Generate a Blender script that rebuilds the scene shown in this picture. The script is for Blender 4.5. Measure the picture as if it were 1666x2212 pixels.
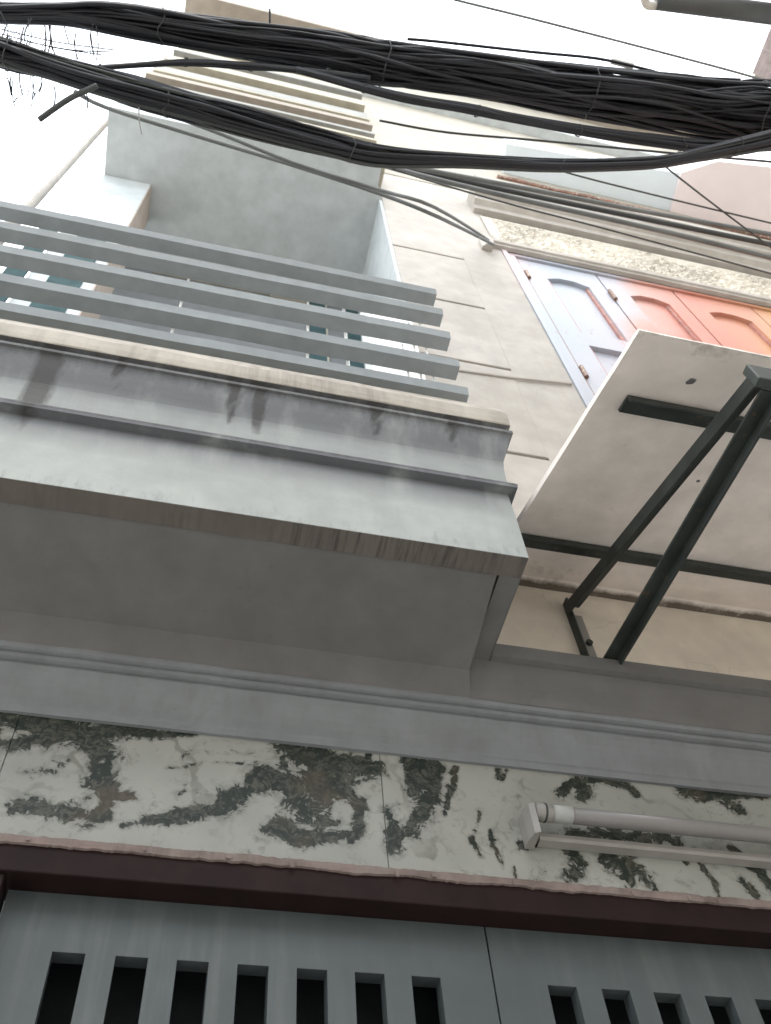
import bpy, bmesh, math, random
from mathutils import Vector, Matrix, noise
random.seed(7)
S = bpy.context.scene
for o in list(bpy.data.objects): bpy.data.objects.remove(o)
C = S.collection
PI = math.pi
# ------------------------------------------------------------------ camera
CAMZ = 1.5
RW = [[0.9721, -0.2248, -0.0669], [0.1530, 0.8241, -0.5454], [0.1777, 0.5200, 0.8355]]   # camera right / down / forward in world axes
cam = bpy.data.cameras.new('camera'); co = bpy.data.objects.new('camera', cam); C.objects.link(co)
cam.sensor_fit = 'HORIZONTAL'; cam.sensor_width = 36; cam.lens = 43.97; cam.clip_start = .05; cam.clip_end = 600
r, d, f = [Vector(v).normalized() for v in RW]
m = Matrix((r, -d, -f)).transposed().to_4x4(); m.translation = (0, 0, CAMZ)
co.matrix_world = m; S.camera = co
cam.dof.use_dof = True; cam.dof.focus_distance = 2.3; cam.dof.aperture_fstop = 9.0
# ------------------------------------------------------------------ sky, sun, exposure
W = bpy.data.worlds.new('World'); S.world = W; W.use_nodes = True
nt = W.node_tree; bg = nt.nodes['Background']
sky = nt.nodes.new('ShaderNodeTexSky'); sky.sky_type = 'NISHITA'; sky.sun_disc = False
sky.sun_elevation = math.radians(62); sky.sun_rotation = math.radians(150); sky.air_density = 1.5; sky.dust_density = 4
cl = nt.nodes.new('ShaderNodeMix'); cl.data_type = 'RGBA'; cl.inputs[0].default_value = .86
nt.links.new(sky.outputs[0], cl.inputs[6]); cl.inputs[7].default_value = (11.3, 12.0, 12.7, 1)      # closed bright cloud layer over the clear sky
nt.links.new(cl.outputs[2], bg.inputs['Color']); bg.inputs['Strength'].default_value = .15
sun = bpy.data.lights.new('sun', 'SUN'); sun.energy = 1.0; sun.angle = math.radians(25); sun.color = (1, .95, .88)
so = bpy.data.objects.new('sun', sun); C.objects.link(so); so.rotation_euler = (math.radians(28), 0, math.radians(-30))
S.view_settings.view_transform = 'Standard'; S.view_settings.look = 'None'; S.view_settings.gamma = 1
S.view_settings.use_curve_mapping = False; S.view_settings.exposure = 1.02
S.cycles.max_bounces = 8; S.cycles.diffuse_bounces = 5

# ------------------------------------------------------------------ helpers
FP = 2034.7
def ray(u, v):
    a, b = u-833, v-1106
    return r*a + d*b + f*FP
def at_z(u, v, z): q = ray(u, v); return Vector((0, 0, CAMZ)) + q*((z-CAMZ)/q.z)
def at_y(u, v, y): q = ray(u, v); return Vector((0, 0, CAMZ)) + q*(y/q.y)

def link(name, me, mat, parent=None, smooth=False):
    o = bpy.data.objects.new(name, me); C.objects.link(o)
    if mat is not None and not me.materials: me.materials.append(mat)
    if parent: o.parent = parent
    if smooth:
        for p in me.polygons: p.use_smooth = True
    return o
def tag(o, label=None, cat=None, group=None, kind=None):
    if label: o['label'] = label
    if cat: o['category'] = cat
    if group: o['group'] = group
    if kind: o['kind'] = kind
    return o
def thing(name, loc, label, cat, group=None):
    o = bpy.data.objects.new(name, None); C.objects.link(o); o.empty_display_size = .1
    o['_loc'] = 0; del o['_loc']
    return tag(o, label, cat, group)
def boxes(bl):
    vs, fs = [], []
    for (x0, x1, y0, y1, z0, z1) in bl:
        n = len(vs)
        vs += [(x0,y0,z0),(x1,y0,z0),(x1,y1,z0),(x0,y1,z0),(x0,y0,z1),(x1,y0,z1),(x1,y1,z1),(x0,y1,z1)]
        fs += [tuple(n+i for i in q) for q in ((0,3,2,1),(4,5,6,7),(0,1,5,4),(1,2,6,5),(2,3,7,6),(3,0,4,7))]
    me = bpy.data.meshes.new('m'); me.from_pydata(vs, [], fs); me.update(); return me
def box(name, x0, x1, y0, y1, z0, z1, mat, parent=None, bev=0.0):
    o = link(name, boxes([(x0,x1,y0,y1,z0,z1)]), mat, parent)
    if bev:
        b = o.modifiers.new('bevel', 'BEVEL'); b.width = bev; b.segments = 2; b.limit_method = 'ANGLE'
    return o
def extrude_x(prof, x0, x1, nx=1, closed=True, wob=0.0, seed=0, sub=None, fq=6):
    """profile of (y,z) points swept along x with nx steps; wobble pushes the line about"""
    P = [Vector(p) for p in prof]
    if sub:
        Q = []
        for i, a in enumerate(P):
            b = P[(i+1) % len(P)]
            if i == len(P)-1 and not closed: Q.append(a); break
            k = max(1, int((b-a).length/sub))
            for j in range(k): Q.append(a.lerp(b, j/k))
        P = Q
    vs, fs = [], []; n = len(P)
    for i in range(nx+1):
        x = x0+(x1-x0)*i/nx
        for j, p in enumerate(P):
            dy = dz = 0
            if wob:
                dy = noise.noise(Vector((x*fq, p.x*9+seed, p.y*9)))*wob; dz = noise.noise(Vector((x*fq+40, p.x*9+seed, p.y*9)))*wob
            vs.append((x, p.x+dy, p.y+dz))
    for i in range(nx):
        for j in range(n if closed else n-1):
            k = (j+1) % n
            fs.append((i*n+j, i*n+k, (i+1)*n+k, (i+1)*n+j))
    if closed:
        fs.append(tuple(range(n))[::-1]); fs.append(tuple(nx*n+j for j in range(n)))
    me = bpy.data.meshes.new('m'); me.from_pydata(vs, [], fs); me.update()
    bm = bmesh.new(); bm.from_mesh(me); bmesh.ops.recalc_face_normals(bm, faces=bm.faces); bm.to_mesh(me); bm.free()
    return me
def prism_z(poly, z0, z1):
    n = len(poly); vs = [(x,y,z0) for x,y in poly]+[(x,y,z1) for x,y in poly]
    fs = [tuple(range(n)), tuple(range(n,2*n))] + [(i,(i+1)%n,n+(i+1)%n,n+i) for i in range(n)]
    me = bpy.data.meshes.new('m'); me.from_pydata(vs, [], fs); me.update()
    bm = bmesh.new(); bm.from_mesh(me); bmesh.ops.recalc_face_normals(bm, faces=bm.faces); bm.to_mesh(me); bm.free()
    return me
def prism_y(poly, y0, y1):       # poly of (x,z)
    n = len(poly); vs = [(x,y0,z) for x,z in poly]+[(x,y1,z) for x,z in poly]
    fs = [tuple(range(n)), tuple(range(n,2*n))] + [(i,(i+1)%n,n+(i+1)%n,n+i) for i in range(n)]
    me = bpy.data.meshes.new('m'); me.from_pydata(vs, [], fs); me.update()
    bm = bmesh.new(); bm.from_mesh(me); bmesh.ops.recalc_face_normals(bm, faces=bm.faces); bm.to_mesh(me); bm.free()
    return me
def wrap_profile(prof, xl, xr, yb):
    """bay moulding: profile (out, z) swept along the front and mitred round the right-hand end back to y=yb.
    out is measured from the planes y=1.184 and x=.75"""
    vs, fs = [], []; n = len(prof)
    st = [lambda e, z: (xl, 1.184-e, z)]
    k = 26
    rows = []
    for i in range(k+1):
        t = i/k
        rows.append([(xl+(xr+e-xl)*t, 1.184-e, z) for e, z in prof])
    for i in range(1, 4):
        t = i/3
        rows.append([(xr+e, (1.184-e)+(yb-(1.184-e))*t, z) for e, z in prof])
    for rw in rows: vs += rw
    for i in range(len(rows)-1):
        for j in range(n-1):
            fs.append((i*n+j, (i+1)*n+j, (i+1)*n+j+1, i*n+j+1))
    me = bpy.data.meshes.new('m'); me.from_pydata(vs, [], fs); me.update(); return me
def tube_mesh(paths, seg=6, caps=True):
    """paths: list of (points, radius or list of radii)"""
    vs, fs = [], []
    for pts, rad in paths:
        n0 = len(vs); N = len(pts)
        for i, p in enumerate(pts):
            p = Vector(p); a = Vector(pts[max(0,i-1)]); b = Vector(pts[min(N-1,i+1)])
            t = (b-a).normalized(); up = Vector((0,0,1)) if abs(t.z) < .9 else Vector((0,1,0))
            s = t.cross(up).normalized(); w = s.cross(t)
            rr = rad[i] if isinstance(rad, (list,tuple)) else rad
            for k in range(seg):
                an = 2*PI*k/seg; vs.append(p + s*(math.cos(an)*rr) + w*(math.sin(an)*rr))
        for i in range(N-1):
            for k in range(seg):
                k2 = (k+1) % seg
                fs.append((n0+i*seg+k, n0+i*seg+k2, n0+(i+1)*seg+k2, n0+(i+1)*seg+k))
        if caps:
            fs.append(tuple(n0+k for k in range(seg))[::-1]); fs.append(tuple(n0+(N-1)*seg+k for k in range(seg)))
    me = bpy.data.meshes.new('m'); me.from_pydata([tuple(v) for v in vs], [], fs); me.update(); return me
def spline(keys, n):
    """Catmull-Rom through a list of Vectors"""
    out = []; K = [Vector(k) for k in keys]; m_ = len(K)-1
    for i in range(n+1):
        t = i/n*m_; k = min(int(t), m_-1); t -= k
        p0, p1, p2, p3 = K[max(0,k-1)], K[k], K[k+1], K[min(m_,k+2)]
        out.append(.5*((2*p1)+(p2-p0)*t+(2*p0-5*p1+4*p2-p3)*t*t+(3*p1-p0-3*p2+p3)*t**3))
    return out

# ------------------------------------------------------------------ materials
def newmat(name):
    mt = bpy.data.materials.new(name); mt.use_nodes = True; return mt, mt.node_tree, mt.node_tree.nodes['Principled BSDF']
def node(nt, typ, **kw):
    n = nt.nodes.new(typ)
    for k, v in kw.items(): setattr(n, k, v)
    return n
def coords(nt, scale=(1,1,1)):
    g = node(nt, 'ShaderNodeNewGeometry'); mp = node(nt, 'ShaderNodeMapping'); mp.inputs['Scale'].default_value = scale
    nt.links.new(g.outputs['Position'], mp.inputs[0]); return mp.outputs[0]
def nz(nt, vec, scale, detail=6, rough=.55):
    n = node(nt, 'ShaderNodeTexNoise'); n.inputs['Scale'].default_value = scale; n.inputs['Detail'].default_value = detail; n.inputs['Roughness'].default_value = rough
    nt.links.new(vec, n.inputs['Vector']); return n.outputs['Fac']
def ramp(nt, fac, a, b, ca=(0,0,0,1), cb=(1,1,1,1)):
    n = node(nt, 'ShaderNodeValToRGB'); n.color_ramp.elements[0].position = a; n.color_ramp.elements[1].position = b
    n.color_ramp.elements[0].color = ca; n.color_ramp.elements[1].color = cb
    nt.links.new(fac, n.inputs[0]); return n.outputs[0]
def mixc(nt, fac, a, b, mode='MIX'):
    n = node(nt, 'ShaderNodeMix', data_type='RGBA', blend_type=mode)
    for s, i in ((fac,0),(a,6),(b,7)):
        if isinstance(s, bpy.types.NodeSocket): nt.links.new(s, n.inputs[i])
        elif i == 0: n.inputs[0].default_value = s
        else: n.inputs[i].default_value = (*s, 1) if len(s) == 3 else s
    return n.outputs[2]
def mth(nt, op, a, b=0.0):
    n = node(nt, 'ShaderNodeMath', operation=op)
    for s, i in ((a,0),(b,1)):
        if isinstance(s, bpy.types.NodeSocket): nt.links.new(s, n.inputs[i])
        else: n.inputs[i].default_value = s
    return n.outputs[0]
def bump(nt, bs, h, strength=.3, dist=.004):
    b = node(nt, 'ShaderNodeBump'); b.inputs['Strength'].default_value = strength; b.inputs['Distance'].default_value = dist
    nt.links.new(h, b.inputs['Height']); nt.links.new(b.outputs[0], bs.inputs['Normal'])
def plaster(name, col, dirt=(.10,.09,.075), amt=.25, streak=0.0, streakcol=(.06,.05,.045), rough=.8, grain=.35, blotch=1.6, bumpd=.003, k=.85, sdir=(26,26,1.6), cracks=.22):
    col = [q*k for q in col]; dirt = [q*k for q in dirt]
    mt, nt, bs = newmat(name)
    c = coords(nt)
    n1 = nz(nt, c, blotch, 8, .6); n2 = nz(nt, c, 60, 4, .7)
    f1 = mth(nt, 'MULTIPLY', ramp(nt, n1, .38, .8), amt)
    base = mixc(nt, f1, col, dirt)
    v = [min(1, k*1.1) for k in col]; w = [k*.88 for k in col]
    var = mixc(nt, ramp(nt, nz(nt, c, 9, 5), .3, .7), w, v)
    base2 = mixc(nt, f1, var, dirt)
    if streak:
        s = nz(nt, coords(nt, sdir), 1.0, 7, .65)
        s2 = mth(nt, 'MULTIPLY', ramp(nt, s, .47, .72), ramp(nt, nz(nt, c, 2.3, 3), .3, .65))
        base2 = mixc(nt, mth(nt, 'MULTIPLY', s2, streak), base2, streakcol)
    vo = node(nt, 'ShaderNodeTexVoronoi', feature='DISTANCE_TO_EDGE'); vo.inputs['Scale'].default_value = 1.1
    wn = node(nt, 'ShaderNodeTexNoise'); wn.inputs['Scale'].default_value = 3.5; wn.inputs['Detail'].default_value = 7; nt.links.new(c, wn.inputs['Vector'])
    nt.links.new(mixc(nt, .30, c, wn.outputs['Color'], 'LINEAR_LIGHT'), vo.inputs['Vector'])
    ck = mth(nt, 'MULTIPLY', ramp(nt, vo.outputs['Distance'], .0, .006, (1,1,1,1), (0,0,0,1)), ramp(nt, nz(nt, c, 1.7, 2), .50, .60))
    base2 = mixc(nt, mth(nt, 'MULTIPLY', ck, cracks), base2, [q*.6 for q in dirt])
    rp_ = ramp(nt, nz(nt, coords(nt, (1.1,1.1,1.6)), 2.6, 2, .4), .60, .615)
    base2 = mixc(nt, mth(nt, 'MULTIPLY', rp_, .22 if cracks else 0), base2, [q*.8 for q in col])
    sp = ramp(nt, nz(nt, c, 34, 2), .70, .76)
    base2 = mixc(nt, mth(nt, 'MULTIPLY', sp, .25*min(1, amt*3)), base2, dirt)
    nt.links.new(base2, bs.inputs['Base Color']); bs.inputs['Roughness'].default_value = rough
    h = mth(nt, 'ADD', n2, mth(nt, 'MULTIPLY', nz(nt, c, 7, 4), 1.5)); bump(nt, bs, h, grain, bumpd)
    return mt
def paint(name, col, rough=.45, metal=0, var=.12, scale=14, chip=None, chipat=.68, bumps=.08):
    mt, nt, bs = newmat(name); c = coords(nt)
    a = [k*(1-var) for k in col]; b = [min(1, k*(1+var)) for k in col]
    base = mixc(nt, ramp(nt, nz(nt, c, scale, 6), .3, .7), a, b)
    if chip: base = mixc(nt, ramp(nt, nz(nt, c, 45, 5, .7), chipat, chipat+.05), base, chip)
    nt.links.new(base, bs.inputs['Base Color']); bs.inputs['Roughness'].default_value = rough; bs.inputs['Metallic'].default_value = metal
    bump(nt, bs, nz(nt, c, 80, 4, .7), bumps, .002)
    return mt
def attr_stain_shade(mt, name='stain_shade', col=(.05,.045,.04), amt=.85, wscale=16, jit=.55, stretch=(1,1,1)):
    """darken a plaster where a mesh attribute (0..1) plus noise is high: stains and painted shade with a shape of their own"""
    nt = mt.node_tree; bs = nt.nodes['Principled BSDF']
    src = bs.inputs['Base Color'].links[0].from_socket
    a = node(nt, 'ShaderNodeAttribute', attribute_name=name)
    n = nz(nt, coords(nt, stretch), wscale, 8, .7)
    v = mth(nt, 'ADD', a.outputs['Fac'], mth(nt, 'MULTIPLY', mth(nt, 'SUBTRACT', n, .5), jit))
    fac = mth(nt, 'MULTIPLY', ramp(nt, v, .35, .8), amt)
    nt.links.new(mixc(nt, fac, src, col), bs.inputs['Base Color'])
    return mt
def set_attr(me, fn, name='stain_shade'):
    at = me.attributes.new(name, 'FLOAT', 'POINT')
    for i, v in enumerate(me.vertices): at.data[i].value = fn(v.co)

def grime_shade(mt, col):
    nt = mt.node_tree; bs = nt.nodes['Principled BSDF']; src = bs.inputs['Base Color'].links[0].from_socket
    a = node(nt, 'ShaderNodeAttribute', attribute_name='grime_shade')
    fac = mth(nt, 'MULTIPLY', a.outputs['Fac'], ramp(nt, nz(nt, coords(nt, (9,9,2)), 1.2, 6), .05, .5))
    nt.links.new(mixc(nt, fac, src, col), bs.inputs['Base Color']); return mt
M = {}
M['cream'] = plaster('cream_plaster', (.46,.425,.385), dirt=(.26,.23,.19), amt=.5, streak=.28, streakcol=(.30,.27,.22))
M['cream_lit'] = plaster('lit_cream_plaster', (.78,.70,.60), dirt=(.5,.45,.38), amt=.3, k=1)  # cream wall lightened below the canopy, its brightness painted into the colour
M['canopy'] = attr_stain_shade(plaster('canopy_plaster', (.85,.77,.72), dirt=(.38,.33,.28), amt=.22, grain=.3, k=1, cracks=0), col=(.06,.042,.022), amt=.92, wscale=16, jit=1.0)
M['grey'] = plaster('pale_grey_plaster', (.50,.52,.50), dirt=(.30,.30,.28), amt=.25, streak=.25, streakcol=(.2,.19,.17))
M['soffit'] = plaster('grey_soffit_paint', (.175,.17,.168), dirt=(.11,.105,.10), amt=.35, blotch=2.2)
M['cove'] = plaster('blue_grey_plaster', (.235,.25,.265), dirt=(.14,.135,.13), amt=.3, streak=.2)
M['fascia'] = attr_stain_shade(grime_shade(plaster('bay_plaster', (.355,.38,.37), dirt=(.28,.27,.25), amt=.2, streak=.22, streakcol=(.2,.19,.17)), (.098,.102,.112)), col=(.038,.036,.036), amt=.88, wscale=9, jit=.8, stretch=(5,5,1.2))
M['drip'] = plaster('stained_edge', (.17,.15,.135), dirt=(.05,.042,.036), amt=.5, streak=1.0, streakcol=(.035,.03,.026), sdir=(75,5,5))
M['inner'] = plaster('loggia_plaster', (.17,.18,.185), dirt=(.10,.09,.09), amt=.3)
M['high_grey'] = plaster('high_moulding_grey', (.30,.30,.28), dirt=(.15,.15,.14), amt=.3)
M['high_cream'] = plaster('high_moulding_cream', (.42,.385,.30), dirt=(.25,.22,.18), amt=.3)
M['upper'] = plaster('upper_plaster', (.56,.60,.61), dirt=(.4,.42,.42), amt=.12, cracks=0)
M['rail'] = paint('railing_paint', (.205,.225,.232), .75, var=.10, chip=(.16,.15,.13), chipat=.7)
M['ledge'] = plaster('ledge_cement', (.43,.39,.335), dirt=(.12,.10,.08), amt=.5, streak=.7, streakcol=(.12,.10,.08), blotch=5)
M['maroon'] = paint('maroon_steel', (.017,.0085,.0085), .45, var=.25, chip=(.03,.02,.02), chipat=.8)
M['pinkedge'] = plaster('pink_grout', (.27,.205,.19), dirt=(.10,.075,.065), amt=.85, blotch=14, streak=.5, streakcol=(.33,.31,.28))
M['door'] = plaster('door_grey_paint', (.078,.096,.101), dirt=(.05,.063,.068), amt=.6, rough=.5, grain=.12, blotch=3, cracks=0, streak=.35, streakcol=(.16,.17,.165))
mb = M['maroon'].node_tree.nodes['Principled BSDF']; mb.inputs['Specular IOR Level'].default_value = .15; mb.inputs['Roughness'].default_value = .6
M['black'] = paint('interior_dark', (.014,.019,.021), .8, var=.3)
M['iron'] = paint('iron_dark_green', (.026,.032,.029), .55, var=.4, chip=(.10,.06,.035), chipat=.62, bumps=.3)
M['cable'] = paint('black_cable_rubber', (.004,.004,.0075), .6, var=.35, scale=5)
M['cable_grey'] = paint('grey_cable', (.12,.125,.12), .6, var=.25, scale=5)
M['cable_mid'] = paint('dark_grey_cable', (.04,.042,.04), .6, var=.25, scale=5)
M['cream_edge'] = plaster('upper_cream', (.40,.37,.31), dirt=(.45,.4,.32), amt=.3, blotch=2)
M['white'] = paint('white_paint', (.78,.79,.77), .5, var=.05)
M['blue'] = paint('pale_blue_white_paint', (.74,.82,.88), .5, var=.04, scale=3)
M['pink'] = paint('pale_pink_paint', (.84,.75,.76), .5, var=.04, scale=3)
M['bead'] = paint('worn_orange_bead', (.34,.15,.12), .5, var=.3, chip=(.45,.42,.45), chipat=.6)
M['brick'] = paint('orange_drip_edge', (.20,.10,.07), .8, var=.5, scale=20, chip=(.4,.36,.3), chipat=.55)
M['beige'] = plaster('beige_roof', (.33,.285,.235), dirt=(.35,.3,.25), amt=.3)
M['orange'] = paint('orange_paint', (.75,.30,.14), .5, var=.15)
M['teal'] = paint('dark_teal_door', (.05,.085,.09), .4, var=.2)
tb = M['teal'].node_tree.nodes['Principled BSDF']; tb.inputs['Specular IOR Level'].default_value = .08; tb.inputs['Roughness'].default_value = .9
M['pvc'] = plaster('pipe_cement', (.50,.47,.42), dirt=(.25,.22,.2), amt=.4, rough=.5)
M['brass'] = paint('rusty_hinge', (.17,.09,.06), .5, var=.4, scale=50, chip=(.5,.4,.2), chipat=.6)
M['peach'] = plaster('peach_plaster', (.56,.47,.40), dirt=(.4,.34,.29), amt=.2)
M['glassw'] = paint('lamp_diffuser', (.20,.19,.185), .35, var=.05)
M['capw'] = paint('lamp_cap_plastic', (.25,.24,.225), .4, var=.1)
M['label_print'] = paint('printed_label', (.36,.37,.36), .5, var=.05, scale=90)
M['concrete'] = plaster('alley_concrete', (.50,.48,.44), dirt=(.2,.19,.17), amt=.3, k=1)
M['opp'] = plaster('opposite_plaster', (.72,.67,.60), dirt=(.3,.27,.24), amt=.2, streak=.2, k=1)
# carved frieze
mt, nt, bs = newmat('carved_frieze'); c = coords(nt)
v1 = node(nt, 'ShaderNodeTexVoronoi', feature='DISTANCE_TO_EDGE'); v1.inputs['Scale'].default_value = 26
wv = mixc(nt, .12, c, node(nt, 'ShaderNodeTexNoise').outputs['Color']); nt.links.new(wv, v1.inputs['Vector'])
dk = ramp(nt, v1.outputs['Distance'], .02, .12, (1,1,1,1), (0,0,0,1))
n9 = nz(nt, c, 3.0, 5)
nt.links.new(mixc(nt, mth(nt, 'MULTIPLY', dk, ramp(nt, n9, .4, .62)), (.60,.55,.47), (.17,.15,.12)), bs.inputs['Base Color'])
bs.inputs['Roughness'].default_value = .85; bump(nt, bs, nz(nt, c, 60, 5), .5, .006); M['frieze'] = mt
# shutter paint: orange with the glare's pale blue-to-salmon run painted along the facade
mt, nt, bs = newmat('glare_shutter_paint'); c = coords(nt)
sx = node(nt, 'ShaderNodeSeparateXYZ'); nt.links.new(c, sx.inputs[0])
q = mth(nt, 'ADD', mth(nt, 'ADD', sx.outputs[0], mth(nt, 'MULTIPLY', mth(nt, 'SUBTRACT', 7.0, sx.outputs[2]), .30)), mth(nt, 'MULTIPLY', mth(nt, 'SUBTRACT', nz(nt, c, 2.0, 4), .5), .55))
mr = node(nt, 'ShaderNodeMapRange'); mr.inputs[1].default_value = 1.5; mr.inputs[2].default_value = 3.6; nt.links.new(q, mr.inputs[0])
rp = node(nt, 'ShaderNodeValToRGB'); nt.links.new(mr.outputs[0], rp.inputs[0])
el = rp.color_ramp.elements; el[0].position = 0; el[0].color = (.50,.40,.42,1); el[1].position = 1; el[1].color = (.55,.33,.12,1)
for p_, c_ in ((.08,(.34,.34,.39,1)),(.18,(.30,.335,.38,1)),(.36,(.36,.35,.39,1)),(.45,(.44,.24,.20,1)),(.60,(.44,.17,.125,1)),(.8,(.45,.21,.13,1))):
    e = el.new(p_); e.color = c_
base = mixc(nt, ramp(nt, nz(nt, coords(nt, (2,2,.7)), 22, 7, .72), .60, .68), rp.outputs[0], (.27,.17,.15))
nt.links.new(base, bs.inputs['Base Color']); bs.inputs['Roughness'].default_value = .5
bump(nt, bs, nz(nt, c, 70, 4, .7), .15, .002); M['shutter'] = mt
# marble: vein field carried as a smooth attribute, broken up by noise
mt, nt, bs = newmat('veined_marble'); c = coords(nt)
a = node(nt, 'ShaderNodeAttribute', attribute_name='vein')
wc = node(nt, 'ShaderNodeTexNoise'); wc.inputs['Scale'].default_value = 11; wc.inputs['Detail'].default_value = 3; nt.links.new(c, wc.inputs['Vector'])
wv = mixc(nt, .22, c, wc.outputs['Color'], 'LINEAR_LIGHT')
fine = nz(nt, wv, 16, 10, .66)
mid = nz(nt, c, 11, 7, .62)
v = mth(nt, 'ADD', a.outputs['Fac'], mth(nt, 'ADD', mth(nt, 'MULTIPLY', mth(nt, 'SUBTRACT', fine, .5), 2.2), mth(nt, 'MULTIPLY', mth(nt, 'SUBTRACT', mid, .5), 1.3)))
dark = ramp(nt, v, .44, .56)
core = ramp(nt, nz(nt, wv, 24, 9, .72), .47, .60)
veincol = mixc(nt, core, (.014,.021,.016), (.075,.075,.062))
veincol = mixc(nt, ramp(nt, nz(nt, wv, 13, 8, .7), .63, .68), veincol, (.20,.20,.185))
veincol = mixc(nt, mth(nt, 'MULTIPLY', ramp(nt, nz(nt, c, 5, 2), .56, .66), .6), veincol, (.075,.058,.038))
ground = mixc(nt, ramp(nt, nz(nt, c, 6, 5), .35, .75), (.31,.315,.29), (.25,.255,.235))
ground = mixc(nt, mth(nt, 'MULTIPLY', ramp(nt, v, .12, .42), .55), ground, (.15,.15,.138))
# thin stray veins crossing the pale ground
wt = node(nt, 'ShaderNodeTexWave', wave_type='BANDS', bands_direction='DIAGONAL'); wt.inputs['Scale'].default_value = 1.7; wt.inputs['Distortion'].default_value = 9; wt.inputs['Detail'].default_value = 5; wt.inputs['Detail Scale'].default_value = 2.2
nt.links.new(c, wt.inputs['Vector'])
ground = mixc(nt, mth(nt, 'MULTIPLY', mth(nt, 'MULTIPLY', ramp(nt, wt.outputs['Fac'], .965, .995), ramp(nt, nz(nt, c, 4, 3), .45, .6)), .6), ground, (.12,.12,.10))
nt.links.new(mixc(nt, dark, ground, veincol), bs.inputs['Base Color']); bs.inputs['Roughness'].default_value = .38; bs.inputs['Specular IOR Level'].default_value = .25
bump(nt, bs, nz(nt, c, 30, 3), .05, .001); M['marble'] = mt

# ================================================================== SETTING: ground
g = link('ground', boxes([(-60,60,-60,60,-.3,-.02)]), M['concrete']); g['kind'] = 'structure'
g = link('alley_pavement', boxes([(-14,14,-1.38,1.7,-.02,.0)]), M['concrete']); g['kind'] = 'structure'

# ================================================================== GREY HOUSE
H = thing('grey_house', (0,1.6,0), 'pale grey house with marble strip over its slatted door and a railed balcony', 'house')
XL = -1.75
box('wall', XL, 3.6, 1.62, 1.9, 2.72, 3.36, M['cove'], H)
box('side_wall', XL, -.3385, 1.614, 1.9, 0, 2.636, M['cove'], H)
# marble tiles
veins = [  # (x0,z0,x1,z1,radius,weight) in metres on the wall
 (-.40,3.03,-.22,2.99,.050,1.0),(-.34,2.99,-.12,3.02,.028,1.0),(-.12,3.02,.03,3.02,.014,1.0),(-.36,2.93,-.27,2.97,.02,.9),(-.22,2.99,-.13,2.93,.035,1.0),(-.16,2.93,-.13,2.84,.030,1.0),
 (-.13,2.90,-.12,2.80,.026,.9),(-.12,2.83,-.08,2.82,.014,1.0),(-.28,2.78,-.12,2.77,.022,1.0),(-.14,2.83,-.2,2.76,.018,.7),
 (.24,3.00,.44,2.97,.034,1.0),(.27,2.98,.36,2.93,.030,1.0),(.19,2.91,.34,2.90,.030,1.05),(.22,2.90,.10,2.83,.024,1.0),(.10,2.83,.00,2.77,.018,1.0),(.00,2.77,-.08,2.745,.012,.9),
 (.26,2.87,.33,2.82,.028,.9),(.35,2.93,.41,2.86,.020,.9),(.41,2.88,.39,2.79,.018,1.0),(.39,2.79,.29,2.77,.020,1.0),(.29,2.77,.23,2.79,.024,1.05),(.23,3.0,.235,2.95,.008,1.0),
 (.34,2.87,.31,2.79,.012,.8),
 (.53,3.01,.60,3.00,.020,1.0),(.54,3.0,.525,2.92,.016,1.0),(.58,3.01,.55,2.86,.024,1.0),(.55,2.87,.51,2.80,.018,1.0),(.48,2.86,.475,2.76,.020,1.0),(.50,2.80,.47,2.76,.014,1.0),
 (.64,3.0,.62,2.93,.008,1.0),(.75,3.0,.74,2.98,.010,1.0),(.77,3.005,.755,2.975,.006,1.0),(.61,2.93,.60,2.86,.006,.8),(.68,2.89,.66,2.80,.005,.8),(.70,2.84,.715,2.74,.005,.8),(.66,2.82,.67,2.77,.006,.7),(.745,2.74,.75,2.71,.005,.8),
 (.77,2.79,.86,2.82,.010,1.0),(.93,3.0,.99,3.02,.016,1.0),(.99,3.02,1.06,3.00,.012,1.0),(1.06,3.0,1.09,2.98,.012,1.0),(.92,3.0,.89,2.965,.010,1.0),(.96,3.0,.95,2.97,.022,.8),
 (.90,2.845,1.14,2.85,.022,.95),(.93,2.84,1.02,2.74,.030,.72),(.88,2.80,.86,2.73,.020,.85),(1.0,2.80,1.05,2.72,.022,.75),(1.13,2.85,1.16,2.80,.009,1.0),(1.19,2.83,1.215,2.74,.007,1.0),(1.215,2.76,1.19,2.70,.006,.9),
 (1.24,3.03,1.34,3.01,.040,1.1),(1.34,3.02,1.62,3.035,.014,1.0),(1.34,3.0,1.36,2.97,.018,1.0),(1.30,2.85,1.33,2.80,.016,.9),(1.33,2.80,1.36,2.73,.018,.75),(1.28,2.75,1.29,2.72,.016,.9),(1.44,2.86,1.62,2.82,.03,.8),(1.42,2.76,1.60,2.74,.03,.7),
 (-.02,2.92,.2,2.94,.006,.45),(.0,2.84,.16,2.88,.006,.42),(.02,2.96,.2,2.965,.008,.35),(-.30,2.87,-.24,2.88,.01,.5),
]
def vein_val(x, z):
    x += noise.noise(Vector((x*9, z*9, 1.3)))*.022; z += noise.noise(Vector((x*9, z*9, 7.7)))*.022
    b = 0
    for x0, z0, x1, z1, rr, w in veins:
        dx, dz = x1-x0, z1-z0; t = max(0, min(1, ((x-x0)*dx+(z-z0)*dz)/(dx*dx+dz*dz+1e-9)))
        dd = math.hypot(x-x0-t*dx, z-z0-t*dz)
        b = max(b, w*max(0, min(1, 1.05-dd/(rr*1.75))))
    return b
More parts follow.
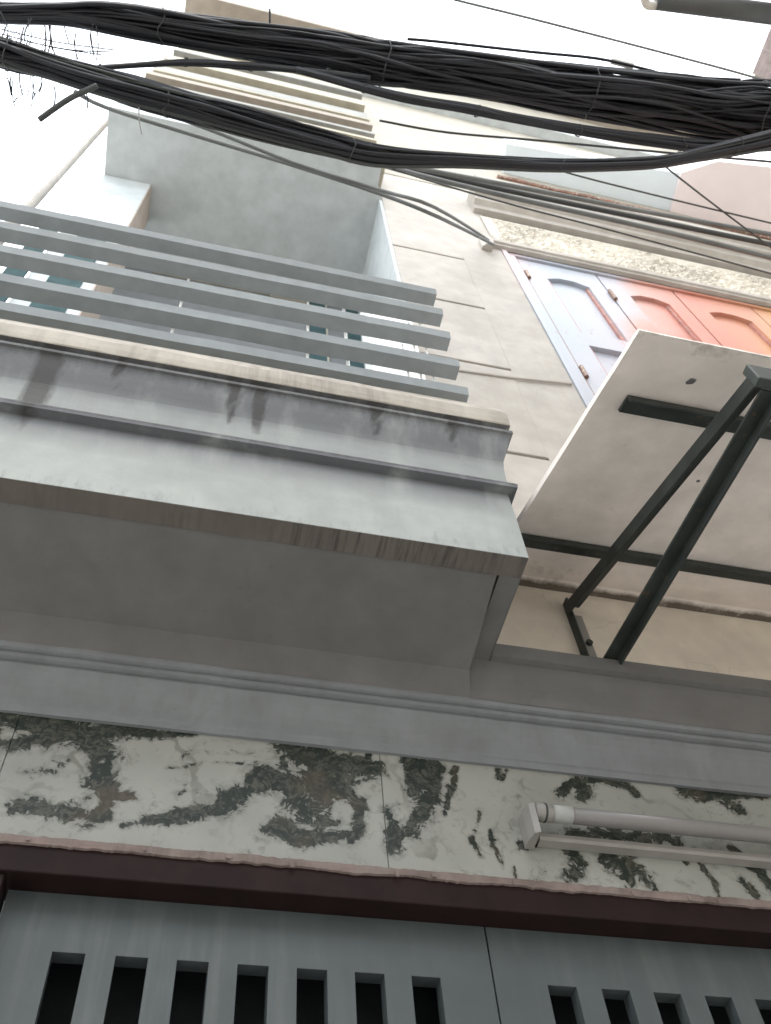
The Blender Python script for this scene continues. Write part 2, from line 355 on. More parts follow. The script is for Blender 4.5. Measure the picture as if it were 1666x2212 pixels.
def tile(x0, x1, z0, z1, yf):
    nx = max(2, int((x1-x0)/.008)); nzz = max(2, int((z1-z0)/.008)); vs, fs = [], []
    for j in range(nzz+1):
        for i in range(nx+1): vs.append((x0+(x1-x0)*i/nx, yf, z0+(z1-z0)*j/nzz))
    for j in range(nzz):
        for i in range(nx): k = j*(nx+1)+i; fs.append((k, k+1, k+nx+2, k+nx+1))
    b = len(vs); vs += [(x0,yf+.012,z0),(x1,yf+.012,z0),(x1,yf+.012,z1),(x0,yf+.012,z1)]
    a0, a1, a2, a3 = 0, nx, (nzz+1)*(nx+1)-1, nzz*(nx+1)
    fs += [(b+3,b+2,b+1,b),(b,b+1,a1,a0)[::1],(b+1,b+2,a2,a1),(b+2,b+3,a3,a2),(b+3,b,a0,a3)]
    me = bpy.data.meshes.new('tile'); me.from_pydata(vs, [], fs); me.update()
    set_attr(me, lambda c_: vein_val(c_.x, c_.z), 'vein')
    return link('tile', me, M['marble'], H)
for k, (a_, b_) in enumerate(((-1.14,-.340),(-.3385,.4595),(.4610,1.2690),(1.2705,2.07))):
    tile(a_, b_, 2.708, 3.028, 1.600 + (.0,.0012,.0,.0015)[k])
# ragged pink mortar edge under the tiles
vs, fs = [], []; n_ = 900
for i in range(n_+1):
    x = XL+(3.2-XL)*i/n_
    lo = 2.6945 + noise.noise(Vector((x*9,1,2)))*.004 + noise.noise(Vector((x*45,3,2)))*.0035 + noise.noise(Vector((x*140,5,2)))*.0018
    hi = 2.7115 + noise.noise(Vector((x*14,1,8)))*.004 + noise.noise(Vector((x*70,1,8)))*.0025
    yy = 1.5980 - abs(noise.noise(Vector((x*30,8,8))))*.002
    vs += [(x,1.6035,lo-.001),(x,yy,lo),(x,yy-.001,(lo+hi)/2),(x,yy,hi),(x,1.6005,hi+.001)]
for i in range(n_):
    for j in range(4): fs.append((i*5+j, (i+1)*5+j, (i+1)*5+j+1, i*5+j+1))
me = bpy.data.meshes.new('m'); me.from_pydata(vs, [], fs); me.update(); link('mortar_edge', me, M['pinkedge'], H)
bl = []
for k in range(13):
    x = -.5+k*.16+random.uniform(-.08,.08); w = random.uniform(.003,.012); bl.append((x, x+w, 1.592, 1.5955, 2.697-random.uniform(0,.009), 2.703))
o = link('mortar_drip', boxes(bl), M['pinkedge'], H); o['kind'] = 'stuff'
# cove and cornice profile (y,z)
prof = [(1.62,3.018),(1.592,3.018),(1.590,3.034),(1.586,3.038),(1.584,3.060),(1.579,3.082),(1.572,3.100),(1.562,3.115),(1.553,3.124),
        (1.561,3.128),(1.561,3.137),(1.547,3.141),(1.546,3.149),(1.555,3.153),(1.555,3.161),(1.543,3.166),(1.541,3.175),(1.5415,3.325),(1.62,3.325)]
o = link('cove_moulding', extrude_x(prof, XL, 3.6, 60, wob=.0022, seed=1), M['cove'], H)
o = link('cornice', extrude_x([(1.541,3.300),(1.498,3.302),(1.500,3.352),(1.62,3.362),(1.62,3.3255),(1.541,3.3255)], .752, 3.6, 30, wob=.0015), M['soffit'], H)
# bay (balcony) soffit with drip groove
# bay soffit: one plane falling gently back to the moulding, a flat margin with a drip groove at its end
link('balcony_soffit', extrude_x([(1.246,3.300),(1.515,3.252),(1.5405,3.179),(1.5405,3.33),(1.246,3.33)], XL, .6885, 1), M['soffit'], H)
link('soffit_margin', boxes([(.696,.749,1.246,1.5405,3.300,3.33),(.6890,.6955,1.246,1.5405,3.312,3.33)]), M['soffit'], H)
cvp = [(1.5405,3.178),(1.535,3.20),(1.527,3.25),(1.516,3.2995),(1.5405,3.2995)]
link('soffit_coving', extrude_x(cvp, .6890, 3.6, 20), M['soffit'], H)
mk = boxes([(XL,.7495,1.1845,1.246,3.2965,3.33)]); o = link('drip_edge', mk, M['drip'], H)
pr = [(0,3.298),(0,3.32),(.001,3.45),(0,3.585),(.022,3.590),(.024,3.604),(.018,3.618),(.006,3.626),(.006,3.645),(.007,3.675),(.009,3.71),(.012,3.738),(.020,3.765),(.030,3.80),
      (.040,3.84),(.043,3.848),(.050,3.852),(.050,3.866),(.026,3.868),(.026,3.885),(.050,3.8965)]
me = wrap_profile(pr, XL, .75, 1.62)
drips = [(-.475,.045,3.66),(.005,.02,3.80),(.075,.022,3.76),(.40,.02,3.84),(.62,.02,3.86),(-.30,.012,3.84)]
def fst(c_):
    v = 0
    if c_.z > 3.74: v = min(.45, (c_.z-3.74)/.10*.45)
    if c_.z > 3.85: v = .62
    for x, w, zz in drips:
        if c_.z > zz-.1: v = max(v, max(0, 1.5-1.3*abs(c_.x-x)/w)*(.45+.55*min(1, (c_.z-zz+.1)/.12)))
    if 3.592 <= c_.z <= 3.63: v = max(v, .66)  # fillet line: shade of its underside painted into the mask
    if c_.z < 3.33: v = max(v, .35)
    return v
# resample finely so that the stain and painted shade have shape
bm = bmesh.new(); bm.from_mesh(me); bmesh.ops.subdivide_edges(bm, edges=[e for e in bm.edges if abs(e.verts[0].co.x-e.verts[1].co.x) > .03], cuts=5, use_grid_fill=True); bm.to_mesh(me); bm.free()
set_attr(me, fst); set_attr(me, lambda c_: min(1, .35+max(0, (c_.z-3.70)/.08))*.92 if c_.z > 3.64 else (1 if 3.58 < c_.z < 3.626 else 0), 'grime_shade'); link('balcony_fascia', me, M['fascia'], H)  # dirt below the ledge; fillet band painted dark as its underside's shade
# ledge slab
lp = [(1.140,3.896),(1.1345,3.904),(1.132,3.93),(1.133,3.975),(1.139,3.988),(1.16,4.052),(1.175,4.060),(1.62,4.060),(1.62,3.896)]
me = extrude_x([(y_, z_) for y_, z_ in lp], XL, .800, 90, wob=.004, seed=9); link('balcony_ledge', me, M['ledge'], H)
link('balcony_kerb', extrude_x([(1.202,4.0605),(1.200,4.145),(1.206,4.152),(1.26,4.152),(1.26,4.0605)], XL, .728, 30, wob=.002), M['ledge'], H)
# railing
RL = bpy.data.objects.new('railing', None); C.objects.link(RL); RL.parent = H
for zt in (5.190, 4.968, 4.735, 4.488, 4.268):
    o = link('rail_bar', extrude_x([(1.2075,zt-.045),(1.200,zt-.003),(1.203,zt),(1.258,zt),(1.260,zt-.003),(1.260,zt-.045)], XL, .743, 24, wob=.0015, seed=zt*7), M['rail'], RL)
for x, z0, z1 in ((.227,4.153,5.14),(.363,4.153,5.14),(.62,4.153,4.92),(.665,4.153,5.14),(.575,4.153,4.69),(-.9,4.153,5.14),(-.22,4.153,5.14)):
    o = link('rail_rod', tube_mesh([([(x,1.266,z0),(x,1.266,z1)], .0045)], 6), M['white'], RL)
BY = 2.35; BK_ = BY/2.07   # back wall of the loggia
def bw(name, x0, x1, y0, z0, z1, mat, par):
    return box(name, x0*BK_, x1*BK_, BY-y0, BY-.001, 1.5+(z0-1.5)*BK_, 1.5+(z1-1.5)*BK_, mat, par)
box('floor_slab', XL, .795, 1.262, 2.07, 3.86, 4.10, M['soffit'], H) if False else None
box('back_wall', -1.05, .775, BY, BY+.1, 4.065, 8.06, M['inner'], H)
box('pier', -1.05, -.742, 1.82, 2.069, 4.06, 8.058, M['upper'], H, .004)
box('pier_side', -.7415, -.7365, 1.823, 2.0685, 4.06, 8.0575, M['peach'], H)
box('side_screen', -1.15, -1.055, 1.80, 1.812, 4.06, 6.72, M['teal'], H)
W1 = box('window', -.955, -.80, 1.812, 1.819, 5.0, 6.75, M['teal'], H)
box('return_wall', .776, .7955, 1.600, 2.40, 4.065, 8.06, M['upper'], H)
# upper slab
link('upper_slab', prism_z([(-1.046,1.392),(.744,1.392),(.748,1.52),(.795,1.60),(.795,2.44),(-1.046,2.44)], 8.062, 8.24), M['upper'], H)
# things on the back wall
dr = bw('balcony_door', .375, .475, .015, 4.1, 7.22, M['teal'], H); bw('door_jamb', .362, .374, .025, 4.1, 7.24, M['white'], dr); bw('door_jamb', .476, .486, .025, 4.1, 7.24, M['cream_edge'], dr)
w2 = bw('window', .605, .685, .015, 5.6, 7.22, M['teal'], H); bw('frame', .588, .600, .025, 5.6, 7.2, M['white'], w2)
tag(box('tall_cabinet', .535, .755, 1.50, 1.60, 4.0605, 5.78, M['white'], None, .006), 'tall white box standing behind the right end of the balcony railing', 'cabinet')
bw('lintel', -.57, .128, .04, 7.10, 7.19, M['cream_edge'], H)
bw('lintel_end', .13, .36, .09, 7.0, 7.20, M['cream_edge'], H)
# door frame, lintel, leaves
box('lintel', XL, 3.6, 1.604, 1.70, 2.637, 2.6985, M['maroon'], H, .003)
box('door_jamb', -.338, -.272, 1.612, 1.70, 0, 2.636, M['maroon'], H, .003)
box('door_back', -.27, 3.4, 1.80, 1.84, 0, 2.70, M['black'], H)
def leaf(x0, x1, slots, w):
    D = box('door_leaf', x0, x1, 1.660, 1.695, 2.520, 2.636, M['door'], H)
    edges = [x0]
    for s in slots: edges += [s, s+w]
    edges.append(x1)
    for i in range(0, len(edges), 2):
        box('slat', edges[i], edges[i+1], 1.660, 1.695, 1.75, 2.520, M['door'], D)
    box('lower_panel', x0, x1, 1.660, 1.695, .02, 1.75, M['door'], D)
    return D
leaf(-.265, .669, [-.160,-.049,.061,.172,.283,.394,.505], .058)
leaf(.6725, 1.60, [.782,.896,1.008,1.121,1.234,1.347,1.46], .061)
leaf(1.6035, 2.53, [1.713,1.827,1.94,2.05,2.16,2.27,2.38], .061)
# upper storeys of the grey house
box('upper_wall', -1.044, .794, 1.60, 2.3, 8.242, 14.3, M['beige'], H)
rnd = random.Random(5); zz = 8.2405; k = 0
while zz < 13.9:
    hh = rnd.choice((.03,.05,.08,.14))*(1+(zz-8)*.25); yy = 1.40+.10*rnd.random()+.012*(zz-8); mm = rnd.choice(('high_cream','high_grey','high_cream','beige'))
    if k == 0: yy, hh, mm = 1.378, .05, 'high_cream'
    box('moulding', -1.046+.03*rnd.random(), .792-.004*(k%3), yy, 1.599 if k else 1.595, zz, zz+hh, M[mm], H); zz += hh+rnd.uniform(.03,.16)*(1+(zz-8)*.3); k += 1
box('eave', -1.25, 5.6, 1.25, 2.6, 14.302, 14.5, M['beige'], H)

# ================================================================== CREAM HOUSE
K = thing('cream_house', (2.4,1.6,3.4), 'cream plastered house front with orange shutters and a concrete canopy', 'house')
box('wall', .7965, 5.6, 1.597, 1.6195, 3.364, 3.90, M['cream_lit'], K)
box('wall', .7965, 1.545, 1.62, 1.9, 3.364, 8.9, M['cream'], K)
box('wall', 1.5455, 5.6, 1.62, 1.9, 7.50, 8.9, M['cream'], K)
box('wall', 1.5455, 5.6, 1.62, 1.9, 3.364, 4.6, M['cream'], K)
box('wall', 1.243, 1.5445, 1.600, 1.6195, 3.901, 8.86, M['cream'], K)
zs = [3.895, 4.637, 5.466, 6.245, 7.058, 8.86]
for i in range(5):
    box('quoin', .7965, 1.2415, 1.5955, 1.6195, zs[i]+.011, zs[i+1]-.011, M['cream'], K, .004)
link('conduit', tube_mesh([([(.80,1.592,5.315),(1.2,1.592,5.36),(1.53,1.592,5.425)], .006)], 8), M['cream'], K)
# window: frame, shutters
WN = bpy.data.objects.new('window', None); C.objects.link(WN); WN.parent = K
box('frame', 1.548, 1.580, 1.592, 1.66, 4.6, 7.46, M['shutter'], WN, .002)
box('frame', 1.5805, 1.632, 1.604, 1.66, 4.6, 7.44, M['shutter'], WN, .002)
box('stop_bead', 1.6325, 1.6445, 1.612, 1.66, 4.6, 7.40, M['brass'], WN)
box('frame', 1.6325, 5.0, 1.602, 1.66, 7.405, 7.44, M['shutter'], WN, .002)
def shutter(x0, x1):
    z0, z1 = 4.62, 7.40
    s = .145
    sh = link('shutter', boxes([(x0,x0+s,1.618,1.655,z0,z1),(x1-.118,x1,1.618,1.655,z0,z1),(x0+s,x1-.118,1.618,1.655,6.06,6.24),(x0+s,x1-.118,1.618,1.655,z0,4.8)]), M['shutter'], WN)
    # arched top rail
    a, b = x0+s, x1-.118; n = 12; P = [(a, z1), (b, z1)]
    zl, zr = 7.085, 7.14
    for i in range(n+1):
        t = i/n; x = b+(a-b)*t; P.append((x, 7.10+.055*min(1, 3.2*t, 3.2*(1-t))))
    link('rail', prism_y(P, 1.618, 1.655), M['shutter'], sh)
    for (p0, p1) in ((6.24, 7.17), (4.8, 6.06)):
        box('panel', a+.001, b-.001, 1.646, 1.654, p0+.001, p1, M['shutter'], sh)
        link('bead', boxes([(a,a+.018,1.630,1.6455,p0,7.10 if p1 > 7 else p1),(b-.018,b,1.630,1.6455,p0,7.10 if p1 > 7 else p1),(a+.018,b-.018,1.630,1.6455,p0,p0+.018)]), M['bead'], sh)
    return sh
xs = [1.640, 2.195, 2.740, 3.32, 3.87]
for i in range(4):
    sh = shutter(xs[i]+.006, xs[i+1]-.006)
    if i == 0:
        for z in (7.10, 5.68): link('hinge', tube_mesh([([(xs[0]+.01,1.606,z-.10),(xs[0]+.01,1.606,z+.02)], .012)], 8), M['brass'], sh)
    if i == 1: link('hinge', tube_mesh([([(xs[1]+.0,1.606,6.93),(xs[1]+.0,1.606,7.08)], .013)], 8), M['brass'], sh)
    if i == 3: link('handle', tube_mesh([([(xs[3]+.03,1.606,7.0),(xs[3]+.03,1.606,7.1)], .012)], 8), M['brass'], sh)
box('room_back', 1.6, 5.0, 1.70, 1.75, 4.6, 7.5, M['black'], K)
# lintel moulding over the window
link('lintel_moulding', extrude_x([(1.6195,7.462),(1.60,7.45),(1.572,7.452),(1.570,7.475),(1.556,7.480),(1.552,7.515),(1.575,7.53),(1.6195,7.54)], 1.47, 5.0, 40, wob=.002, seed=5), M['cream'], K)
link('lintel_end', prism_z([(1.40,1.6195),(1.40,1.575),(1.44,1.54),(1.468,1.54),(1.468,1.6195)], 7.36, 7.50), M['cream'], K)
# carved relief
nx, nz_ = 230, 60; vs, fs = [], []
for j in range(nz_+1):
    for i in range(nx+1):
        x = 1.52+3.0*i/nx; z = 7.57+.62*j/nz_
        e = min(1, min(x-1.60, z-7.62, 8.15-z)/.02) if min(x-1.60, z-7.62, 8.15-z) > 0 else 0
        h = (abs(noise.noise(Vector((x*16, z*22, 0))))*.03 + abs(noise.noise(Vector((x*38, z*44, 5))))*.016)
        vs.append((x, 1.597 + (.012-h if e else 0)*e - (0 if e else .006), z))
for j in range(nz_):
    for i in range(nx): k = j*(nx+1)+i; fs.append((k, k+1, k+nx+2, k+nx+1))
me = bpy.data.meshes.new('m'); me.from_pydata(vs, [], fs); me.update(); link('carved_frieze', me, M['frieze'], K)
link('cornice', extrude_x([(1.6195,8.26),(1.56,8.26),(1.55,8.31),(1.51,8.33),(1.505,8.39),(1.45,8.41),(1.445,8.47),(1.40,8.50),(1.40,8.56),(1.6195,8.60)], 1.48, 5.6, 30, wob=.003, seed=4), M['cream'], K)
box('upper_wall', .80, 5.6, 1.602, 2.3, 8.905, 14.3, M['cream_edge'], K)
link('drip_edge', extrude_x([(1.585,9.62),(1.575,9.64),(1.601,9.66),(1.601,9.62)], 1.9, 5.6, 90, wob=.008, seed=8), M['brick'], K)
link('upper_balcony', prism_z([(2.0,1.601),(1.96,1.36),(3.2,1.30),(3.552,1.27),(3.575,1.601)], 9.9, 10.15), M['blue'], K)
link('upper_balcony', prism_z([(3.578,1.601),(3.54,1.26),(3.82,1.10),(4.37,1.04),(5.4,1.04),(5.4,1.601)], 9.86, 10.2), M['pink'], K)
box('band', .80, 5.6, 1.50, 1.6015, 12.2, 12.4, M['upper'], K)
# canopy: sloping slab, beams, bracket
def cz(y, off=0): return 3.775+off+.4*(y-1.6)
me_pts = [(1.62,cz(1.62)+.0),(1.60,cz(1.6)-.012),(1.585,cz(1.585)+.0),(1.56,cz(1.56)+.012),(1.50,cz(1.5)+.006),(1.42,cz(1.42)),(.640,cz(.64)),(.612,cz(.612)),(.614,cz(.614)+.012),(.66,cz(.66)+.016),(1.62,cz(1.62)+.03)]
me = extrude_x(me_pts, .836, 3.4, 100, wob=.0025, seed=2, sub=.05)
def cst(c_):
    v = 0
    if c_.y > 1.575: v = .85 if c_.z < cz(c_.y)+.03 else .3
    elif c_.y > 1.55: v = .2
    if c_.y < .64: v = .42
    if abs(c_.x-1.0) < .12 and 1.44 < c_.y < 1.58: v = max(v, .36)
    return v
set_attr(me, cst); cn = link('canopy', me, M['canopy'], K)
vs, fs = [], []
for x, y, rr in ((1.02,.72,.011),(1.26,.90,.008),(1.22,1.03,.006),(1.25,1.045,.006),(1.47,1.0,.007),(1.60,.95,.005),(1.15,1.20,.005),(1.7,1.2,.006)):
    n0 = len(vs); rs = [rr*random.uniform(.6,1.25) for _ in range(9)]
    for h_ in (0, -.0025):
        for q_ in range(9): vs.append((x+rs[q_]*math.cos(q_*.698)*(1 if h_ == 0 else .7), y+rs[q_]*math.sin(q_*.698)*(1 if h_ == 0 else .7), cz(y+rs[q_]*math.sin(q_*.698))+.0005+h_))
    for q_ in range(9): fs.append((n0+q_, n0+(q_+1)%9, n0+9+(q_+1)%9, n0+9+q_))
    fs.append(tuple(n0+9+q_ for q_ in range(9)))
me = bpy.data.meshes.new('m'); me.from_pydata(vs, [], fs); me.update()
o = link('pockmark_disc', me, M['soffit'], cn); o['kind'] = 'stuff'  # dark raised discs standing in for small pits in the slab
def beam(y, x0, x1, w=.036):
    # angle iron under the slab, along x
    z = cz(y)-.004; z1 = z-.034
    prof = [(y-w/2,z-.4*w/2),(y-w/2,z1),(y-w/2+.006,z1),(y-w/2+.006,z-.012),(y+w/2,z-.012+.4*w/2),(y+w/2,z+.4*w/2)]
    return link('beam', extrude_x(prof, x0, x1, 1), M['iron'], cn)
beam(.815, .898, 3.3, .05); beam(1.375, .80, 3.3, .05)
box('wall_lower', .0,.001,0,.001,0,.001, M['cream'], K) if False else None
# triangular bracket
BK = bpy.data.objects.new('bracket', None); C.objects.link(BK); BK.parent = K
def bar(p, q, w, h, mat, parent, name, ax=Vector((1,0,0))):
    p, q = Vector(p), Vector(q); t = (q-p).normalized(); s = ax; n = t.cross(s).normalized()
    vs = []
    for P_ in (p, q):
        for a_, b_ in ((-1,-1),(1,-1),(1,1),(-1,1)): vs.append(P_+s*(a_*w/2)+n*(b_*h/2))
    fs = [(0,1,2,3),(7,6,5,4),(0,4,5,1),(1,5,6,2),(2,6,7,3),(3,7,4,0)]
    me = bpy.data.meshes.new('m'); me.from_pydata([tuple(v_) for v_ in vs], [], fs); me.update()
    bm = bmesh.new(); bm.from_mesh(me); bmesh.ops.recalc_face_normals(bm, faces=bm.faces); bm.to_mesh(me); bm.free()
    o = link(name, me, mat, parent); b = o.modifiers.new('b', 'BEVEL'); b.width = .002; b.segments = 2
    return o
X = 1.09
bar((X,1.578,3.672),(X,.628,3.285), .046, .008, M['iron'], BK, 'arm'); bar((X-.020,1.578,3.652),(X-.020,.632,3.268), .007, .040, M['iron'], BK, 'arm_flange')
bar((X+.012,1.575,3.375),(X+.012,.640,3.245), .040, .008, M['iron'], BK, 'strut'); bar((X+.029,1.575,3.358),(X+.029,.645,3.232), .007, .030, M['iron'], BK, 'strut_flange')
bar((X-.012,1.584,3.34),(X-.012,1.584,3.70), .009, .030, M['iron'], BK, 'wall_leg')
bar((X+.012,1.588,3.40),(X+.012,1.588,3.64), .030, .006, M['capw'], BK, 'wall_plate')
link('bolt', tube_mesh([([(X+.014,1.584,3.51),(X+.014,1.574,3.51)], .010)], 8), M['iron'], BK)
box('end_plate', X-.03, X+.04, .612, .636, 3.235, 3.305, M['iron'], BK, .003)
# wall under the canopy, above the grey cornice
box('wall_base', .80, 5.6, 1.600, 1.6195, 3.366, 3.80, M['cream'], K) if False else None
for nme, a_, b_ in (('wall', 1.2425, 5.6),):
    pass
box('wall', 1.5455, 5.6, 1.5995, 1.6195, 3.901, 4.60, M['cream'], K)

# ================================================================== tube light on the marble
T = thing('tube_light', (.76,1.55,2.8), 'white batten tube light fixed to the veined marble strip above the door', 'lamp')
def tz(x): return 2.800+.018*(x-.8)
def tl(x, y, z): return (x, y, z+.024*(x-.8))
link('housing', extrude_x([(1.599,2.798),(1.577,2.800),(1.574,2.807),(1.576,2.818),(1.599,2.821)], .80, 2.0, 4), M['capw'], T)
link('tube', tube_mesh([([(.86,1.548,2.850),(2.0,1.548,2.850)], .0185)], 20), M['glassw'], T, True)
link('sleeve', tube_mesh([([(.828,1.548,2.850),(.874,1.548,2.850)], .0195)], 20), M['label_print'], T, True)
link('end_cap', tube_mesh([([(.790,1.548,2.850),(.8275,1.548,2.850)], .0205)], 20), M['capw'], T, True)
link('cap_ring', tube_mesh([([(.808,1.548,2.850),(.8125,1.548,2.850)], .0215)], 20), M['iron'], T, True)
link('lamp_holder', prism_z([(.770,1.599),(.770,1.57),(.776,1.545),(.788,1.538),(.7895,1.599)], 2.79, 2.868), M['capw'], T)

# ================================================================== drainpipe at the left end
dp = thing('drainpipe', (-1.15,1.62,4), 'round cement grey drainpipe standing against the sky at the left end of the balcony', 'pipe')
link('pipe', tube_mesh([([(-1.155,1.62,3.4),(-1.155,1.62,12)], .030)], 18), M['pvc'], dp, True)

# ================================================================== cables
def offs(n, seed):
    rnd = random.Random(seed); L = []
    for k in range(n):
        a_ = rnd.uniform(0, 2*PI); rr = math.sqrt(rnd.random()); L.append((rr*math.cos(a_), rr*math.sin(a_), rnd.uniform(0, 9), rnd.uniform(.004,.0095)))
    return L
def bundle(name, keys, z, n, seed, label, rmin=.004, rmax=.010, twist=.35, mat='cable', cat='cable bundle', loose=0):
    """keys: (u, v, half width) stations of the bundle's centre line, read at height z"""
    B = thing(name, (0,0,0), label, cat, 'overhead cable bundles')
    ctr, hw = [], []
    for u, v_, h in keys:
        p = at_z(u, v_, z); q = at_z(u, v_+h, z); ctr.append(p); hw.append((q-p).length)
    N = 56; cs = spline(ctr, N); hs = [q.x for q in spline([Vector((h,0,0)) for h in hw], N)]
    rnd = random.Random(seed)
    for k in range(n):
        a0 = rnd.uniform(0, 2*PI); rr0 = math.sqrt(rnd.random()); rad = rnd.uniform(rmin, rmax); fr = rnd.uniform(.6, 1.5); sd = rnd.uniform(0, 99)
        pts = []
        for i, c_ in enumerate(cs):
            t = i/N
            oy = rr0*math.cos(a0) + noise.noise(Vector((t*5*fr, sd, 0)))*twist*1.5
            oz = rr0*math.sin(a0) + noise.noise(Vector((t*5*fr, sd, 9)))*twist*1.5
            oy = max(-1.0, min(1.0, oy))
            pts.append(c_ + Vector((0, oy*(hs[i]-rad), oz*hs[i]*.8)))
        link('cable', tube_mesh([(pts, rad)], 6), M[mat if k % 12 else 'cable_mid'], B, True)
    for k in range(5):   # ties
        i = int((k+.5)/5*N); c_ = cs[i]
        ring = [c_+Vector((rnd.uniform(-.01,.01), math.cos(a_)*hs[i]*1.0, math.sin(a_)*hs[i]*.9)) for a_ in [2*PI*j/16 for j in range(17)]]
        link('cable_tie', tube_mesh([(ring, .0022)], 5, False), M['cable_mid'], B)
    for k in range(loose):
        i = int(rnd.random()*N*.16); c_ = cs[i]+Vector((rnd.uniform(-.02,.02), rnd.choice((-1,1))*hs[i]*.8, 0))
        s = 1 if c_.y > cs[i].y else -1; L = rnd.uniform(.03,.11)
        pts = [c_, c_+Vector((rnd.uniform(-.02,.02), s*L*.5, rnd.uniform(-.03,.02))), c_+Vector((rnd.uniform(-.03,.03), s*L, rnd.uniform(-.05,.03)))]
        link('loose_wire', tube_mesh([(spline(pts, 6), .0016)], 5), M['cable'], B)
    return B
E0 = 60
bundle('cable_bundle', [(-160,18,22),(0,28,24),(140,30,27),(250,40,37),(500,82,45),(700,112,50),(833,138,52),(1000,158,50),(1200,190,54),(1400,218,60),(1560,238,64),(1666,246,66),(1850,270,66)], 5.5, 84, 11,
       'thickest bundle of black cables, sagging across the top under the open sky', loose=6, twist=.42)
bundle('cable_bundle', [(-160,75,32),(0,113,37),(100,142,33),(250,188,36),(400,231,33),(500,256,34),(700,308,29),(820,337,24),(1000,346,17),(1200,357,15),(1400,352,14),(1500,337,15),(1666,302,22),(1850,260,24)], 5.2, 40, 23,
       'lower bundle of black cables crossing in front of the grey upper slab', loose=22, twist=.4)
bundle('cable_bundle', [(640,150,8),(850,206,11),(1000,233,13),(1100,254,13),(1250,281,13),(1400,303,15),(1530,318,17),(1666,312,20),(1850,300,20)], 5.35, 13, 37,
       'middle bundle of black cables that joins the other two at the right', twist=.3)
bundle('cable_bundle', [(60,128,9),(140,148,7),(250,143,8),(400,134,10),(520,140,12),(650,152,12),(800,170,12)], 5.4, 9, 41,
       'short thin group of black cables linking the two bundles at the left', twist=.3)
def single(keys, z, rad, mat, label):
    o = link('overhead_cable', tube_mesh([(spline([at_z(q[0], q[1], z) if len(q) == 2 else at_y(*q) for q in keys], 24), rad)], 8), M[mat], None, True)
    return tag(o, label, 'cable', 'single overhead cables')
single([(160,196),(229,232),(430,295),(625,354),(823,419),(950,470),(1066,528,1.545)], 6.2, .010, 'cable_grey', 'grey cable crossing the grey slab lowest and ending by the window corner')
single([(250,205),(323,232),(480,290),(635,352),(823,411),(940,448),(1058,520,1.56)], 6.1, .009, 'cable_grey', 'grey cable second from the bottom across the grey slab')
single([(760,330),(860,366),(1100,425),(1400,492),(1700,565)], 6.3, .013, 'cable_grey', 'lowest thick grey cable in front of the cornice above the shutters')
single([(760,325),(860,358),(1100,412),(1400,474),(1700,535)], 6.35, .014, 'cable_mid', 'darkest thick cable in front of the cornice above the shutters')
single([(760,322),(860,354),(1100,400),(1400,458),(1700,512)], 6.25, .012, 'cable_grey', 'uppermost grey cable in front of the cornice above the shutters')
single([(800,340),(880,375),(1100,440),(1300,492),(1700,600)], 6.0, .0045, 'cable_mid', 'thin dark cable sagging over the carved frieze')
single([(820,260),(960,285),(1150,302),(1320,318),(1500,335),(1700,352)], 5.6, .005, 'cable_mid', 'thin dark cable between the bundles in front of the cream wall')
single([(1180,355),(1240,377),(1450,430),(1700,490)], 6.2, .0045, 'cable_mid', 'thin dark cable crossing the pale pink balcony from the left')
single([(1420,345),(1463,380),(1560,455),(1680,545)], 6.2, .0045, 'cable_mid', 'thin dark cable running steeply down across the pale pink balcony')
single([(930,-20),(987,0),(1180,48),(1581,153),(1700,190)], 6.5, .006, 'cable_grey', 'thin cable alone against the white sky above the thickest bundle')
single([(880,84),(950,90),(1150,112),(1290,126),(1390,148),(1460,164),(1600,172)], 5.6, .006, 'cable', 'black cable lifting off the top of the thickest bundle')
single([(85,258),(150,213),(210,185)], 5.1, .010, 'cable_mid', 'short stub of dark cable hanging under the lower bundle at the left')
rl = random.Random(3)
lw = thing('loose_wires', (0,0,0), 'tangle of thin loose wire ends between the two bundles at the left edge', 'wire')
for k in range(26):
    if k < 15: u0 = rl.choice((20,40,60,95,115,150,190,215))+rl.uniform(-14,14); v0 = rl.uniform(52,75); v1 = v0+rl.uniform(30,75)
    else: u0 = rl.uniform(10,190); v0 = rl.uniform(135,165)+u0*.2; v1 = v0+rl.uniform(25,70)
    u1 = u0+rl.uniform(-12,12)
    link('wire', tube_mesh([(spline([at_z(u0,v0,5.25), at_z((u0+u1)/2+rl.uniform(-7,7),(v0+v1)/2,5.25), at_z(u1,v1,5.25)], 6), rl.uniform(.0013,.0028))], 5), M['cable'], lw)
for a_, b_ in (((0,62),(250,108)),((0,72),(220,118)),((60,90),(240,112))):
    link('wire', tube_mesh([(spline([at_z(*a_,5.3), at_z((a_[0]+b_[0])/2,(a_[1]+b_[1])/2+6,5.3), at_z(*b_,5.3)], 10), .0022)], 5), M['cable'], lw)
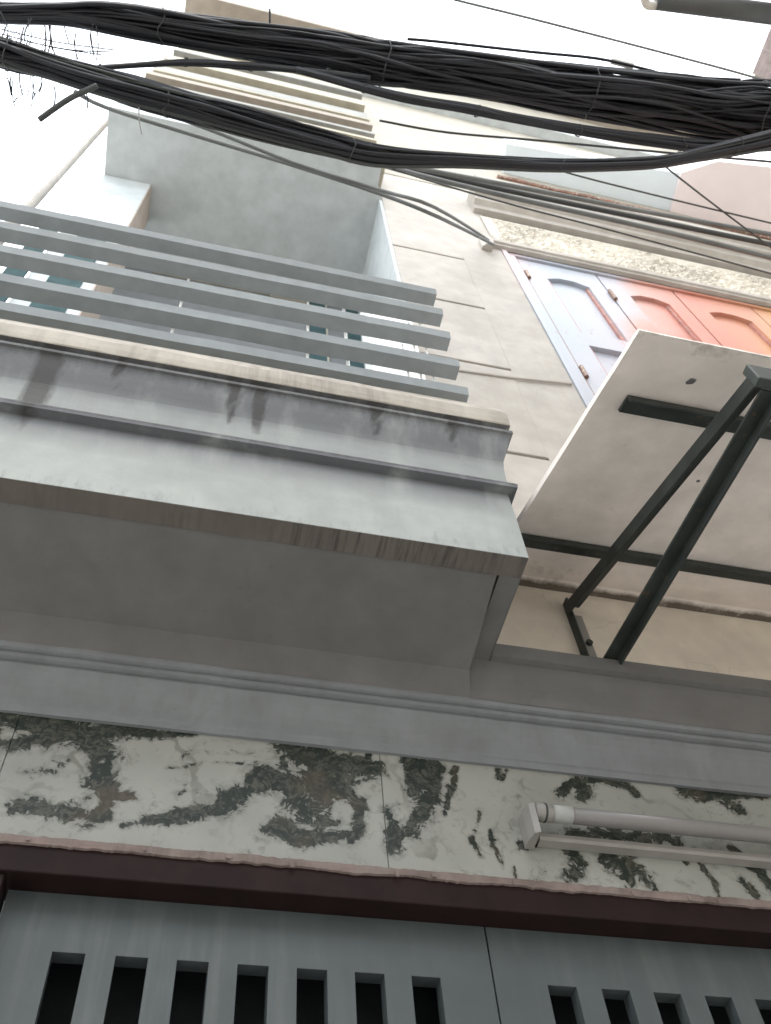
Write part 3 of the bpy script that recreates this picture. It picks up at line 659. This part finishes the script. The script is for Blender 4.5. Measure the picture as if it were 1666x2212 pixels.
o = link('loose_wire', tube_mesh([([at_z(583,18,5.55), at_z(583,55,5.55)], .004)], 6), M['cable'], None)
tag(o, 'short black stub standing up from the thickest bundle against the sky', 'wire')
cp = thing('cable_clamp', (0,0,0), 'small pale metal clamp on top of the thickest cable bundle', 'clamp')
p = at_z(1346,137,5.62); box('plate', p.x-.05, p.x+.05, p.y-.012, p.y+.014, p.z, p.z+.02, M['white'], cp, .006)
box('bolt', p.x-.02, p.x+.02, p.y-.006, p.y+.006, p.z-.012, p.z-.001, M['capw'], cp, .002)
o = link('loose_wire', tube_mesh([(spline([at_z(300,232,5.1), at_z(301,262,5.1), at_z(306,290,5.1)], 8), .0022)], 6), M['capw'], None)
tag(o, 'pale loose wire end hanging in front of the grey upper slab', 'wire')

# ================================================================== OPPOSITE HOUSE (behind and above the camera)
O = thing('opposite_house', (0,-1.4,0), 'beige house overhanging the alley at the top right corner, over an unseen lower wall', 'house')
box('wall', -14, 14, -5, -2.1, 0, 5.2, M['opp'], O)  # unseen wall; height and setback set for the light reaching the facade
box('upper_wall', 3.9, 14, -5, -2.15, 5.201, 8.97, M['opp'], O)
box('overhang', 3.62, 8, -4, .36, 9.0, 9.3, M['beige'], O)
box('fascia', 3.60, 8, .361, .40, 8.98, 9.34, M['beige'], O)
box('joist', 3.70, 3.76, -3.9, .35, 8.93, 8.999, M['peach'], O); box('joist', 4.2, 4.26, -3.9, .35, 8.93, 8.999, M['peach'], O)
box('fascia', 3.575, 3.5995, -4, .36, 8.98, 9.34, M['pinkedge'], O)
ar = thing('rolled_awning', (3.2,0,8.6), 'dark rolled awning at the top edge above the alley with a pale curved arm', 'awning')
a_, b_ = at_z(1420,-2,8.8), at_z(1700,34,8.8)
link('roll', tube_mesh([([a_, b_], .07)], 16), M['cable_mid'], ar, True)
link('arm', tube_mesh([(spline([at_z(1392,-8,8.8), at_z(1398,10,8.8), at_z(1425,12,8.8), at_z(1450,0,8.8)], 10), .03)], 10), M['pvc'], ar, True)
